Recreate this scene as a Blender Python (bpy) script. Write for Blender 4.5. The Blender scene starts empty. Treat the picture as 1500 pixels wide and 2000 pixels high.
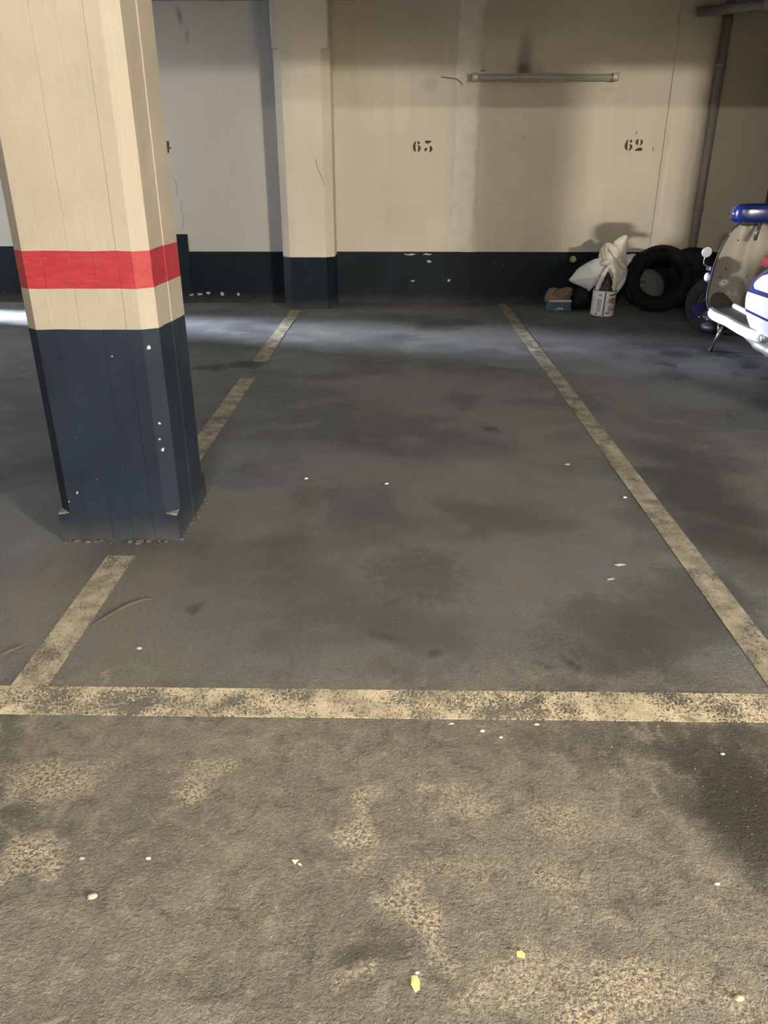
import bpy, bmesh, math, random
import numpy as np
from mathutils import Vector, Matrix, noise
random.seed(7)
SC = bpy.context.scene
COL = SC.collection
R = math.radians

# ------------------------------------------------------------------ camera
FPX, PITCH, YAW, EYE = 1500.0, R(24.35), R(0.97), 1.35
cam_data = bpy.data.cameras.new('camera')
cam_data.sensor_fit = 'VERTICAL'
cam_data.sensor_height = 24.0
cam_data.lens = FPX / 2000.0 * 24.0
cam_data.clip_start = 0.02
cam = bpy.data.objects.new('camera', cam_data)
COL.objects.link(cam)
cam.location = (0, 0, EYE)
cam.rotation_euler = (R(90) - PITCH, 0, YAW)
SC.camera = cam

# ------------------------------------------------------------------ world, light, exposure
world = bpy.data.worlds.new('world')
SC.world = world
world.use_nodes = True
world.node_tree.nodes['Background'].inputs[0].default_value = (0.5, 0.52, 0.55, 1)
world.node_tree.nodes['Background'].inputs[1].default_value = 0.02
SC.view_settings.view_transform = 'Standard'
SC.view_settings.look = 'None'
SC.view_settings.gamma = 1.0
SC.view_settings.use_curve_mapping = False
SC.view_settings.exposure = 1.62
SC.cycles.max_bounces = 4
SC.cycles.diffuse_bounces = 2
SC.cycles.glossy_bounces = 2
SC.cycles.adaptive_threshold = 0.02
SC.cycles.caustics_reflective = False
SC.cycles.caustics_refractive = False

WARM = (1.0, 0.925, 0.79)
COOL = (0.74, 0.84, 1.0)
# ceiling tubes of the garage: (x, y, power, colour)
TUBES = [(-0.4, -1.8, 160, WARM, .3), (-4.9, 4.6, 34, COOL, .74)]   # last: half length
BULKHEAD = (5.4, -3.5, 2.42, 1030, WARM)
CEIL = 2.73
# cold daylight lamp in the stairwell behind an added, unseen door gap at the far left
day = bpy.data.lights.new('stairwell_light', 'POINT')
day.energy = 4600
day.color = (0.78, 0.86, 1.0)
day.shadow_soft_size = 0.05
day_o = bpy.data.objects.new('stairwell_light', day)
COL.objects.link(day_o)
day_o.location = (-7.35, 8.46, 1.25)

# ------------------------------------------------------------------ pixel helpers (1500x2000 frame)
_fw = Vector((-math.sin(YAW) * math.cos(PITCH), math.cos(YAW) * math.cos(PITCH), -math.sin(PITCH)))
_rt = Vector((math.cos(YAW), math.sin(YAW), 0))
_up = _rt.cross(_fw)
EYEV = Vector((0, 0, EYE))
def _ray(x, y): return _fw + _rt * ((x - 750) / FPX) - _up * ((y - 1000) / FPX)
def on_floor(x, y, z=0.0):
    d = _ray(x, y)
    return EYEV + d * ((z - EYE) / d.z)
def at_depth(x, y, Y):
    d = _ray(x, y)
    return EYEV + d * (Y / d.y)

# ------------------------------------------------------------------ mesh helpers
def link(name, verts, faces, mat, parent=None, smooth=False, edges=()):
    me = bpy.data.meshes.new(name)
    me.from_pydata([tuple(v) for v in verts], list(edges), faces)
    me.validate()
    me.update()
    bm = bmesh.new(); bm.from_mesh(me)
    bmesh.ops.recalc_face_normals(bm, faces=bm.faces)
    bm.to_mesh(me); bm.free()
    mats = mat if isinstance(mat, (list, tuple)) else [mat]
    for m in mats: me.materials.append(m)
    if smooth:
        for p in me.polygons: p.use_smooth = True
    o = bpy.data.objects.new(name, me)
    COL.objects.link(o)
    if parent: o.parent = parent
    return o
def tag(o, label=None, cat=None, group=None, kind=None):
    if label: o['label'] = label
    if cat: o['category'] = cat
    if group: o['group'] = group
    if kind: o['kind'] = kind
    return o
def empty(name, loc, label, cat, group=None):
    o = bpy.data.objects.new(name, None)
    o.empty_display_size = 0.1
    o.location = loc
    COL.objects.link(o)
    return tag(o, label, cat, group)

class MB:
    """collects shapes for one mesh"""
    def __init__(s): s.v = []; s.f = []
    def add(s, v, f):
        n = len(s.v); s.v += [Vector(p) for p in v]; s.f += [[i + n for i in q] for q in f]; return s
    def box(s, x0, x1, y0, y1, z0, z1):
        return s.add([(x0,y0,z0),(x1,y0,z0),(x1,y1,z0),(x0,y1,z0),(x0,y0,z1),(x1,y0,z1),(x1,y1,z1),(x0,y1,z1)],
                     [[0,3,2,1],[4,5,6,7],[0,1,5,4],[1,2,6,5],[2,3,7,6],[3,0,4,7]])
    def rbox(s, x0, x1, y0, y1, z0, z1, b):
        bm = bmesh.new()
        bmesh.ops.create_cube(bm, size=1)
        for v in bm.verts:
            v.co = Vector((x0 + (v.co.x + .5) * (x1 - x0), y0 + (v.co.y + .5) * (y1 - y0), z0 + (v.co.z + .5) * (z1 - z0)))
        bmesh.ops.bevel(bm, geom=bm.edges[:], offset=b, segments=3, affect='EDGES', profile=.5)
        bm.verts.index_update()
        s.add([v.co.copy() for v in bm.verts], [[v.index for v in f.verts] for f in bm.faces]); bm.free(); return s
    def loft(s, rings, cap=True, closed=True):
        n = len(rings[0]); v = [p for r in rings for p in r]; f = []
        for i in range(len(rings) - 1):
            for j in range(n if closed else n - 1):
                k = (j + 1) % n
                f.append([i*n+j, i*n+k, (i+1)*n+k, (i+1)*n+j])
        if cap and closed:
            f.append(list(range(n))[::-1]); f.append([(len(rings)-1)*n + j for j in range(n)])
        return s.add(v, f)
    def tube(s, pts, r, n=10):
        pts = [Vector(p) for p in pts]; rings = []
        rr = r if isinstance(r, (list, tuple)) else [r] * len(pts)
        for i, p in enumerate(pts):
            t = (pts[min(i+1, len(pts)-1)] - pts[max(i-1, 0)]).normalized()
            a = Vector((0,0,1)) if abs(t.z) < .9 else Vector((1,0,0))
            u = t.cross(a).normalized(); w = t.cross(u)
            rings.append([p + (u * math.cos(2*math.pi*k/n) + w * math.sin(2*math.pi*k/n)) * rr[i] for k in range(n)])
        return s.loft(rings)
    def lathe(s, prof, n=32, M=None, closed=False):
        """prof = [(r, h)] turned about z; M places it"""
        v = []; f = []; m = len(prof)
        for k in range(n):
            a = 2 * math.pi * k / n
            for r, h in prof:
                p = Vector((r * math.cos(a), r * math.sin(a), h)); v.append(M @ p if M else p)
        for k in range(n):
            q = (k + 1) % n
            for i in range(m if closed else m - 1):
                j = (i + 1) % m
                f.append([k*m+i, q*m+i, q*m+j, k*m+j])
        return s.add(v, f)
    def prism(s, poly, d):
        """poly of points, thickened by vector d"""
        n = len(poly); d = Vector(d); p = [Vector(q) for q in poly]
        return s.add(p + [q + d for q in p], [list(range(n))[::-1], [n + i for i in range(n)]] + [[i, (i+1) % n, n + (i+1) % n, n + i] for i in range(n)])
    def ellipsoid(s, c, rx, ry, rz, nu=20, nv=12, power=1.0, M=None):
        rings = []
        sg = lambda t: math.copysign(abs(t) ** power, t)
        for i in range(nv + 1):
            b = -math.pi/2 + math.pi * i / nv
            b = max(min(b, math.pi/2 - .02), -math.pi/2 + .02)
            ring = []
            for k in range(nu):
                a = 2 * math.pi * k / nu
                p = Vector((rx * sg(math.cos(b)) * sg(math.cos(a)), ry * sg(math.cos(b)) * sg(math.sin(a)), rz * sg(math.sin(b))))
                if M: p = M @ p
                ring.append(Vector(c) + p)
            rings.append(ring)
        return s.loft(rings)
    def build(s, name, mat, parent=None, smooth=False):
        return link(name, s.v, s.f, mat, parent, smooth)

def catmull(pts, n=8, closed=False):
    pts = [Vector(p) for p in pts]; out = []; m = len(pts)
    g = (lambda i: pts[i % m]) if closed else (lambda i: pts[max(0, min(m - 1, i))])
    for i in range(m if closed else m - 1):
        p0, p1, p2, p3 = g(i-1), g(i), g(i+1), g(i+2)
        for k in range(n):
            t = k / n
            out.append(.5 * (2*p1 + (p2-p0)*t + (2*p0-5*p1+4*p2-p3)*t*t + (3*p1-p0-3*p2+p3)*t**3))
    if not closed: out.append(pts[-1])
    return out

def pillow(outline, depth, wrinkle=.006, freq=14, rings=14, sub=5, seed=0, center=None, flat_back=False):
    """soft bag: a star shaped outline (3-d points of one plane) inflated by depth on both sides"""
    P = catmull(outline, sub, True)
    c = Vector(center) if center else sum(P, Vector()) / len(P)
    n = len(P); v = []; f = []
    for side in (-1, 1):
        base = len(v)
        v.append(c + Vector((0, side * depth, 0)))
        for i in range(1, rings + 1):
            r = math.sin(math.pi / 2 * i / rings)
            for j in range(n):
                q = c + (P[j] - c) * r
                th = depth * max(0, 1 - r * r) ** .5 * (0.4 if (side > 0 and flat_back) else 1)
                w = noise.fractal(Vector((q.x * freq + seed, q.z * freq, side * 3.1 + q.y)), .9, 2.2, 4) * wrinkle * (1 - .6 * (i == rings))
                ridge = abs(noise.noise(Vector((q.x * freq * .6 + seed, q.z * freq * .35, 7.7)))) * wrinkle * 2.2
                v.append(q + Vector((w * .35, side * (th + w * 1.5 - ridge * (1 if i < rings else 0)), w * .35)))
        for j in range(n):
            k = (j + 1) % n
            f.append([base, base + 1 + j, base + 1 + k])
            for i in range(rings - 1):
                a = base + 1 + i * n
                f.append([a + j, a + k, a + n + k, a + n + j])
    a = 1 + (rings - 1) * n; b = a + 1 + rings * n
    for j in range(n):
        k = (j + 1) % n
        f.append([a + j, a + k, b + k, b + j])
    return MB().add(v, f)

def nvec(p):
    return Vector((noise.noise(p), noise.noise(p + Vector((31.7, 5.2, 8.1))), 0))
# ------------------------------------------------------------------ material helpers
class NT:
    def __init__(s, name):
        s.m = bpy.data.materials.new(name); s.m.use_nodes = True
        s.t = s.m.node_tree; s.t.nodes.clear()
        s.out = s.n('ShaderNodeOutputMaterial'); s.b = s.n('ShaderNodeBsdfPrincipled')
        s.l(s.b.outputs[0], s.out.inputs[0])
        s.geo = None
    def n(s, t, **k):
        o = s.t.nodes.new(t)
        for a, b in k.items(): setattr(o, a, b)
        return o
    def l(s, a, b): s.t.links.new(a, b)
    def pos(s):
        if not s.geo: s.geo = s.n('ShaderNodeNewGeometry').outputs['Position']
        return s.geo
    def val(s, sock, x):
        if isinstance(x, (int, float)): sock.default_value = x
        elif isinstance(x, tuple): sock.default_value = x if len(x) == 4 or sock.type == 'VECTOR' else (*x, 1)
        else: s.l(x, sock)
    def math(s, op, a, b=0.0, clamp=False):
        o = s.n('ShaderNodeMath', operation=op, use_clamp=clamp); s.val(o.inputs[0], a); s.val(o.inputs[1], b); return o.outputs[0]
    def noise(s, vec, scale, detail=4, rough=.55, dist=0.0, col=False, flat=False):
        o = s.n('ShaderNodeTexNoise'); o.noise_dimensions = '2D' if flat else '3D'; s.l(vec, o.inputs['Vector'])
        o.inputs['Scale'].default_value = scale; o.inputs['Detail'].default_value = detail
        o.inputs['Roughness'].default_value = rough; o.inputs['Distortion'].default_value = dist
        return o.outputs['Color' if col else 'Fac']
    def voronoi(s, vec, scale, feat='F1', flat=False):
        o = s.n('ShaderNodeTexVoronoi', feature=feat); o.voronoi_dimensions = '2D' if flat else '3D'; s.l(vec, o.inputs['Vector']); o.inputs['Scale'].default_value = scale
        return o.outputs['Distance']
    def mapping(s, vec, loc=(0,0,0), rot=(0,0,0), scale=(1,1,1), typ='POINT'):
        o = s.n('ShaderNodeMapping', vector_type=typ); s.l(vec, o.inputs[0])
        o.inputs['Location'].default_value = loc
        o.inputs['Rotation'].default_value = rot; o.inputs['Scale'].default_value = scale
        return o.outputs[0]
    def ramp(s, x, a, b, lo=0.0, hi=1.0, smooth=True):
        o = s.n('ShaderNodeMapRange', interpolation_type='SMOOTHSTEP' if smooth else 'LINEAR')
        s.val(o.inputs[0], x); o.inputs[1].default_value = a; o.inputs[2].default_value = b
        o.inputs[3].default_value = lo; o.inputs[4].default_value = hi
        return o.outputs[0]
    def mix(s, fac, a, b, mode='MIX'):
        o = s.n('ShaderNodeMix', data_type='RGBA', blend_type=mode)
        s.val(o.inputs['Factor'], fac); s.val(o.inputs[6], a); s.val(o.inputs[7], b); return o.outputs[2]
    def sep(s, vec):
        o = s.n('ShaderNodeSeparateXYZ'); s.l(vec, o.inputs[0]); return o.outputs
    def bump(s, h, strength=.3, dist=.01, prev=None):
        o = s.n('ShaderNodeBump'); o.inputs['Strength'].default_value = strength; o.inputs['Distance'].default_value = dist
        s.l(h, o.inputs['Height'])
        if prev: s.l(prev, o.inputs['Normal'])
        return o.outputs[0]
    def blob(s, vec, c, r, rot=(0,0,0), soft=.35):
        q = s.mapping(vec, loc=c, rot=rot, scale=r, typ='TEXTURE')
        o = s.n('ShaderNodeVectorMath', operation='LENGTH'); s.l(q, o.inputs[0])
        return s.ramp(o.outputs['Value'], 1.0, soft, 0, 1)
    def warp(s, vec, scale, amount):
        c = s.noise(vec, scale, 1, .6, col=True)
        a = s.n('ShaderNodeVectorMath', operation='SUBTRACT'); s.l(c, a.inputs[0]); a.inputs[1].default_value = (.5,.5,.5)
        b = s.n('ShaderNodeVectorMath', operation='SCALE'); s.l(a.outputs[0], b.inputs[0]); b.inputs['Scale'].default_value = amount
        d = s.n('ShaderNodeVectorMath', operation='ADD'); s.l(vec, d.inputs[0]); s.l(b.outputs[0], d.inputs[1])
        return d.outputs[0]
    def done(s, col=None, rough=None, normal=None, spec=None, metal=None):
        if col is not None: s.val(s.b.inputs['Base Color'], col)
        if rough is not None: s.val(s.b.inputs['Roughness'], rough)
        if normal is not None: s.l(normal, s.b.inputs['Normal'])
        if spec is not None: s.b.inputs['Specular IOR Level'].default_value = spec
        if metal is not None: s.b.inputs['Metallic'].default_value = metal
        return s.m

def plain(name, col, rough=.5, metal=0.0, var=.12, scale=30, bump=0.0, coat=0.0, spec=.5):
    t = NT(name)
    tc = t.n('ShaderNodeTexCoord').outputs['Object']
    nz = t.noise(tc, scale, 2)
    dark = tuple(c * (1 - var) for c in col); lite = tuple(min(1, c * (1 + var)) for c in col)
    c = t.mix(nz, dark, lite)
    nrm = t.bump(nz, bump, .01) if bump else None
    t.b.inputs['Coat Weight'].default_value = coat
    return t.done(c, rough, nrm, spec, metal)

# ---- painted plaster of the walls
CREAM = (0.60, 0.53, 0.40)
def wall_material():
    t = NT('wall_plaster_paint'); p = t.pos()
    w = t.warp(p, 1.6, .25); wb_ = t.warp(p, 5, .06)
    big = t.noise(w, .9, 3, .6)
    fine = t.noise(p, 60, 2, .6)
    streak = t.noise(t.mapping(p, scale=(4.0, 4.0, .35)), 1.6, 2, .6)
    c = t.mix(t.ramp(big, .35, .7), (0.56, .51, .43), (0.63, .57, .475))
    c = t.mix(t.ramp(streak, .5, .8, 0, .35), c, (0.47, .435, .38))
    # cool grey shade painted into the wall left of the pilaster
    x, y, z = t.sep(w)
    c = t.mix(t.ramp(x, -1.0, -1.25, 0, .85), c, (0.42, .42, .415))
    c = t.mix(t.ramp(x, 2.85, 3.05, 0, .3), c, (0.33, .285, .225))  # shade right of the drain pipe, painted into the wall colour
    # soot above the wall lamp, darker and paler patches, scrapes
    for cc, r, a, col in [((1.19, 8.4, 2.165), (.075, 2, .10), .9, (.08,.07,.06)), ((1.19, 8.4, 2.28), (.10, 2, .30), .55, (.13,.11,.09)), ((1.2, 8.4, 2.16), (.24, 2, .16), .4, (.17,.15,.13)),
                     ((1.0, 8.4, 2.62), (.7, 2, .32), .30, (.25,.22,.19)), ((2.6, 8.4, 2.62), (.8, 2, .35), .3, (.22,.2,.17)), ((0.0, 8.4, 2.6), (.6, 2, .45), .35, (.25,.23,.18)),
                     ((-2.05, 8.4, 2.62), (.035, 2, .12), .6, (.16,.15,.14)), ((-2.0, 8.4, 2.45), (.03, 2, .1), .5, (.2,.19,.18)),
                     ((2.66, 8.4, 1.2), (.03, 2, .75), .5, (.68,.64,.55)), ((2.90, 8.4, 1.3), (.03, 2, 1.0), .45, (.66,.62,.53)), ((.42, 8.4, .75), (.22, 2, .20), .35, (.66,.62,.52)), ((.0, 8.4, .85), (.35, 2, .28), .25, (.44,.41,.35)),
                     ((-.05, 8.4, 1.15), (.4, 2, .12), .15, (.42,.4,.36)), ((.3, 8.4, 2.05), (.13, 2, .1), .35, (.34,.31,.25)),
                     ((2.0, 8.4, 2.0), (.1, 2, .06), .4, (.36,.33,.27)), ((1.05, 8.4, .95), (.08, 2, .02), .5, (.66,.62,.55)),
                     ((2.32, 8.4, 1.64), (.013, 2, .018), .8, (.12,.1,.07)), ((2.5, 8.4, 1.49), (.012, 2, .03), .8, (.12,.1,.07)),
                     ((1.22, 8.4, 1.6), (.03, 2, .03), .4, (.3,.27,.22))]:
        c = t.mix(t.math('MULTIPLY', t.blob(wb_, cc, r, soft=.2), a), c, col)
    nrm = t.bump(t.noise(p, 9, 2), .25, .02, t.bump(fine, .12, .004))
    return t.done(c, .75, nrm, .3)
M_WALL = wall_material()

def cream_material():
    t = NT('cream_masonry_paint'); p = t.pos()
    big = t.noise(t.warp(p, 3, .1), 3.0, 5, .6)
    c = t.mix(t.ramp(big, .35, .7), (0.335, .303, .255), (0.37, .336, .286))
    # little blow holes of the board-marked concrete
    pits = t.voronoi(t.mapping(p, scale=(1, 1, .55)), 24)
    gate = t.ramp(t.noise(p, 5, 3), .5, .62)
    pit = t.math('MULTIPLY', t.ramp(pits, .12, .07), gate)
    c = t.mix(t.math('MULTIPLY', pit, .55), c, (0.30, .25, .17))
    grime = t.noise(t.mapping(p, scale=(6, 6, .7)), 3, 5, .65)
    c = t.mix(t.ramp(grime, .58, .85, 0, .35), c, (0.30, .26, .20))
    h = t.math('SUBTRACT', t.noise(t.mapping(p, scale=(5, 5, .6)), 14, 5), pit)
    return t.done(c, .55, t.bump(h, .22, .006), .4)
M_CREAM = cream_material()

def red_material():
    t = NT('red_band_paint'); p = t.pos()
    n1 = t.noise(t.mapping(p, scale=(3, 3, 12)), 6, 5, .65)
    c = t.mix(t.ramp(n1, .35, .75), (0.28, .019, .030), (0.35, .036, .050))
    return t.done(c, .45, t.bump(t.noise(t.mapping(p, scale=(4, 4, 9)), 9, 5), .35, .006), .45)
M_RED = red_material()

def dark_material(name, a, b, chips):
    t = NT(name); p = t.pos()
    n1 = t.noise(t.warp(p, 3, .15), 2.5, 5, .6)
    c = t.mix(t.ramp(n1, .3, .75), a, b)
    sp = t.voronoi(p, 17)
    gate = t.ramp(t.noise(p, 3.3, 3), .56, .66)
    c = t.mix(t.math('MULTIPLY', t.math('MULTIPLY', t.ramp(sp, .085, .05), gate), .8), c, (.45, .43, .38))
    w = t.warp(p, 25, .03)
    for cc, r in chips:
        c = t.mix(t.math('MULTIPLY', t.blob(w, cc, r, soft=.5), .85), c, (.55, .55, .52))
    dust = t.ramp(t.sep(p)[2], .12, .0, 0, .35)
    c = t.mix(t.math('MULTIPLY', dust, t.noise(p, 12, 4)), c, (.16, .15, .13))
    return t.done(c, .6, t.bump(t.noise(p, 40, 5), .15, .006), .15)
chips = []
for x, y, rx, ry in [(374,575,6,3),(391,574,7,3),(407,572,5,3),(434,574,4,5),(466,575,3,4),(800,497,14,2),(835,497,10,2),(806,548,5,2),(838,511,5,3),(877,548,3,2),(560,575,2,9)]:
    q = at_depth(x, y, 8.395); chips.append((tuple(q), (rx / 190, .05, ry / 190)))
M_DADO = dark_material('navy_black_wall_paint', (0.003, .007, .013), (0.0065, .0125, .020), chips)
chips = []
for x, y, rx, ry in [(150,965,3,3),(135,980,2,2),(307,830,3,3),(310,858,2,3),(313,880,3,4),(370,770,2,8),(352,838,2,3),(215,698,3,2),(286,682,2,4),(349,800,2,4)]:
    q = at_depth(x, y, 2.69); chips.append((tuple(q), (rx / 480, .12, ry / 480)))
M_PBASE = dark_material('navy_black_pillar_paint', (0.010, .016, .028), (0.018, .027, .043), chips)

# ---- the worn concrete floor: stains and painted shade live as masks on the floor mesh, the nodes give them ragged edges
STAINS_SHADE = {
 'dirt': [(240,1170,230,130,.8), (420,1010,80,60,.6), (60,1200,120,150,.7), (960,1100,130,70,.35), (300,1300,200,60,.5), (780,780,130,60,.35), (820,760,60,35,.4)],
 'dust': [(760,604,330,13,.6), (430,602,200,10,.5), (620,655,170,22,.35), (860,650,130,20,.3), (1180,770,160,40,.3), (1330,760,130,25,.3)],
 'oil_shade': [(850,635,75,14,.8), (900,630,60,9,.7), (780,660,60,14,.5), (410,717,50,9,.7), (485,712,45,11,.85), (950,838,28,8,.8), (900,780,60,30,.45), (640,735,70,18,.4),
         (1110,1290,26,12,.75), (1062,1302,12,10,.6), (850,1280,24,16,.6), (385,1180,26,14,.6), (1380,655,70,24,.75), (1320,690,40,12,.8), (1250,672,28,10,.6), (1300,712,26,6,.8),
         (1400,690,50,10,.8), (1455,712,34,8,.8), (1432,815,14,5,.8), (1240,650,30,12,.6), (1490,740,28,5,.7), (1440,730,26,8,.5), (1290,640,60,16,.5), (1330,620,120,14,.5),
         (1230,940,60,30,.3), (760,1240,60,20,.35), (700,860,140,40,.3), (820,1120,150,90,.4), (620,960,120,60,.3), (1220,1230,240,110,.55), (1400,1000,170,190,.55), (1400,1480,180,80,.6), (1480,1590,120,150,.75), (1360,1180,190,110,.5), (1330,900,150,70,.4), (1330,660,190,45,.5), (1200,690,90,25,.35), (1120,640,80,20,.35)],  # the broad right-hand blobs paint shade into the floor colour
 'sand': [(375,1550,60,45,.95), (715,1570,38,45,.9), (695,1620,45,30,.9), (760,1772,45,16,.95), (800,1785,55,30,.95), (830,1790,45,50,.95), (850,1820,35,50,.9), (800,1745,40,25,.7), (860,1860,40,30,.6), (60,1660,75,40,.9), (25,1700,60,30,.7), (95,1690,30,40,.8),
          (705,1890,30,22,.85), (680,1915,34,22,.85), (900,1570,110,40,.55), (1100,1600,110,70,.5), (1090,1720,100,60,.5), (1250,1930,170,70,.75), (1150,1980,90,40,.9), (90,1520,130,50,.7), (1050,1900,140,80,.55),
          (900,1700,140,60,.4), (420,1500,70,25,.6), (180,1480,130,20,.4), (700,1690,60,30,.5), (940,1950,120,60,.55), (300,1880,120,60,.3), (560,1480,90,20,.3), (1430,1960,80,50,.5), (215,1320,14,22,.6), (830,1545,30,14,.7)],
 'grease_shade': [(725,1850,85,38,.75), (700,1935,70,30,.4), (600,1700,90,50,.3), (450,1800,90,110,.25), (1460,1590,150,150,.95), (1150,1840,70,60,.35), (30,1590,60,30,.4), (1100,1450,250,40,.4)],  # the large right-edge blob is shade painted in, the rest grease
}
WARP = {'dirt': (2.2, .22), 'dust': (3, .2), 'oil_shade': (7, .08), 'sand': (13, .045), 'grease_shade': (9, .05)}
def floor_mesh():
    def span(a, b, st): n = max(1, round((b - a) / st)); return [a + (b - a) * i / n for i in range(n)]
    xs = span(-8, -5, 1) + span(-5, -1.6, .06) + span(-1.6, 1.6, .018) + span(1.6, 4, .04) + span(4, 6.5, .8) + [6.5]
    ys = span(-4.5, .3, .8) + span(.3, 2.6, .016) + span(2.6, 8.4, .035) + span(8.4, 10, .8) + [10]
    X, Y = np.meshgrid(np.array(xs), np.array(ys)); nx, ny = len(xs), len(ys)
    X = X.ravel(); Y = Y.ravel()
    me = bpy.data.meshes.new('floor')
    co = np.stack([X, Y, np.zeros_like(X)], 1)
    idx = np.arange(nx * ny).reshape(ny, nx)
    quads = np.stack([idx[:-1, :-1], idx[:-1, 1:], idx[1:, 1:], idx[1:, :-1]], -1).reshape(-1, 4)
    me.vertices.add(len(co)); me.vertices.foreach_set('co', co.ravel().astype('f4'))
    me.loops.add(quads.size); me.loops.foreach_set('vertex_index', quads.ravel().astype('i4'))
    me.polygons.add(len(quads)); me.polygons.foreach_set('loop_start', (np.arange(len(quads)) * 4).astype('i4'))
    me.update(); me.validate()
    vis = (Y > .3) & (Y < 8.45) & (X > -5) & (X < 4); ii = np.nonzero(vis)[0]
    for key, lst in STAINS_SHADE.items():
        sc_, am = WARP[key]
        wv = np.array([nvec(Vector((X[i] * sc_, Y[i] * sc_, 3.3))) for i in ii]); wv2 = np.array([nvec(Vector((X[i] * sc_ * 2.7, Y[i] * sc_ * 2.7, 1.3))) for i in ii])
        gx = X[ii] + am * (wv[:, 0] + .5 * wv2[:, 0]); gy = Y[ii] + am * (wv[:, 1] + .5 * wv2[:, 1])
        m = np.zeros(len(ii))
        for bx_, by_, rx, ry, k in lst:
            q_ = on_floor(bx_, by_); e_ = on_floor(bx_ + rx, by_); u_ = on_floor(bx_, by_ - ry); d_ = on_floor(bx_, by_ + ry)
            ax = (e_ - q_).length; ay = abs(u_.y - d_.y) / 2 + .01
            r_ = np.sqrt(((gx - q_.x) / ax) ** 2 + ((gy - q_.y) / ay) ** 2)
            t_ = np.clip((1.25 - r_) / 1.1, 0, 1); m = np.maximum(m, k * t_ * t_ * (3 - 2 * t_))
        full = np.zeros(len(X), 'f4'); full[ii] = m
        at = me.attributes.new(key, 'FLOAT', 'POINT'); at.data.foreach_set('value', full)
    big = np.zeros(len(X), 'f4'); mid = np.zeros(len(X), 'f4'); ais = np.where(Y < 1.8, 1.0, 0.0).astype('f4')
    for i in ii:
        p_ = Vector((X[i], Y[i], 0)); n2 = nvec(p_ * 2.2 + Vector((9, 1, 4)))
        big[i] = .5 + .5 * noise.fractal(p_ * 1.1, .9, 2, 4); mid[i] = .5 + .5 * noise.fractal(p_ * 4 + n2 * .5, .9, 2, 4)
        t_ = min(1, max(0, (2.1 - Y[i] - .13 * n2.y) / .55)); ais[i] = t_ * t_ * (3 - 2 * t_)
    for key, arr in (('big', big), ('mid', mid), ('aisle', ais)):
        me.attributes.new(key, 'FLOAT', 'POINT').data.foreach_set('value', arr)
    return me
def floor_material():
    t = NT('worn_concrete_floor'); p = t.pos()
    x, y, z = t.sep(p)
    def att(k):
        o = t.n('ShaderNodeAttribute'); o.attribute_name = k; return o.outputs['Fac']
    big = att('big'); mid = att('mid'); fine = t.noise(p, 110, 3, .75, flat=True); grit = t.noise(p, 300, 1, .7, flat=True)
    rag = t.noise(p, 26, 3, .75, flat=True)
    def mask(k, spread=.35):
        a_ = att(k); return t.math('MULTIPLY', a_, t.ramp(t.math('ADD', a_, t.math('MULTIPLY', t.math('SUBTRACT', rag, .5), spread * 2)), .12, .42))
    bay = t.mix(t.ramp(big, .32, .68), BAY_A, BAY_B)
    bay = t.mix(t.ramp(mid, .5, .8, 0, .5), bay, BAY_C)
    aisle = t.mix(t.ramp(big, .3, .7), (0.118, .110, .094), (0.185, .170, .145))
    aisle = t.mix(t.ramp(mid, .5, .78, 0, .55), aisle, (0.22, .20, .162))
    crumb = t.noise(p, 16, 3, .7, .4, flat=True)
    aisle = t.mix(t.ramp(crumb, .50, .72, 0, .75), aisle, (0.27, .242, .195))
    aisle = t.mix(t.ramp(crumb, .46, .28, 0, .6), aisle, (0.085, .079, .067))
    c = t.mix(att('aisle'), bay, aisle)
    c = t.mix(mask('dirt'), c, (0.175, .160, .130))
    c = t.mix(mask('dust'), c, (0.19, .186, .175))
    c = t.mix(mask('oil_shade'), c, (0.018, .018, .019))
    pitn = t.noise(p, 125, 2, .7, .4, flat=True); pit = t.ramp(pitn, .42, .56)
    sand = t.math('MULTIPLY', mask('sand', .5), pit)
    c = t.mix(t.math('MULTIPLY', mask('sand', .5), t.ramp(pitn, .44, .34, 0, .7)), c, (0.085, .073, .055))
    c = t.mix(sand, c, (0.50, .425, .31))
    c = t.mix(mask('grease_shade'), c, (0.035, .033, .029))
    lines = t.noise(t.mapping(p, rot=(0, 0, .1), scale=(30, 1.2, 1)), 1.0, 2, .6, flat=True)
    c = t.mix(t.math('MULTIPLY', t.ramp(lines, .58, .85, 0, .22), t.ramp(y, 3.2, 1.2)), c, (0.045, .042, .036))
    c = t.mix(t.ramp(fine, .35, .7, 0, .30), c, (0.035, .033, .029))
    pale = t.math('MULTIPLY', t.ramp(t.voronoi(p, 38, flat=True), .10, .05), t.ramp(rag, .52, .62))
    c = t.mix(t.math('MULTIPLY', pale, .5), c, (0.30, .265, .20))
    h = t.math('ADD', t.math('ADD', t.math('MULTIPLY', fine, .8), t.math('MULTIPLY', grit, .35)), t.math('MULTIPLY', pitn, .8))
    o = t.n('ShaderNodeBump'); o.inputs['Distance'].default_value = .02
    t.l(t.ramp(y, 4.0, .8, .06, .26), o.inputs['Strength']); t.l(t.noise(p, 42, 3, .75, .3, flat=True), o.inputs['Height'])
    o2 = t.n('ShaderNodeBump'); o2.inputs['Distance'].default_value = .006
    t.l(t.ramp(y, 5.0, 1.0, .08, .5), o2.inputs['Strength']); t.l(h, o2.inputs['Height']); t.l(o.outputs[0], o2.inputs['Normal'])
    return t.done(c, t.ramp(mid, .3, .7, .62, .85), o2.outputs[0], .35)
BAY_A, BAY_B, BAY_C = (0.092, .097, .103), (0.142, .148, .154), (0.170, .172, .170)
M_FLOOR = floor_material()

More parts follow.
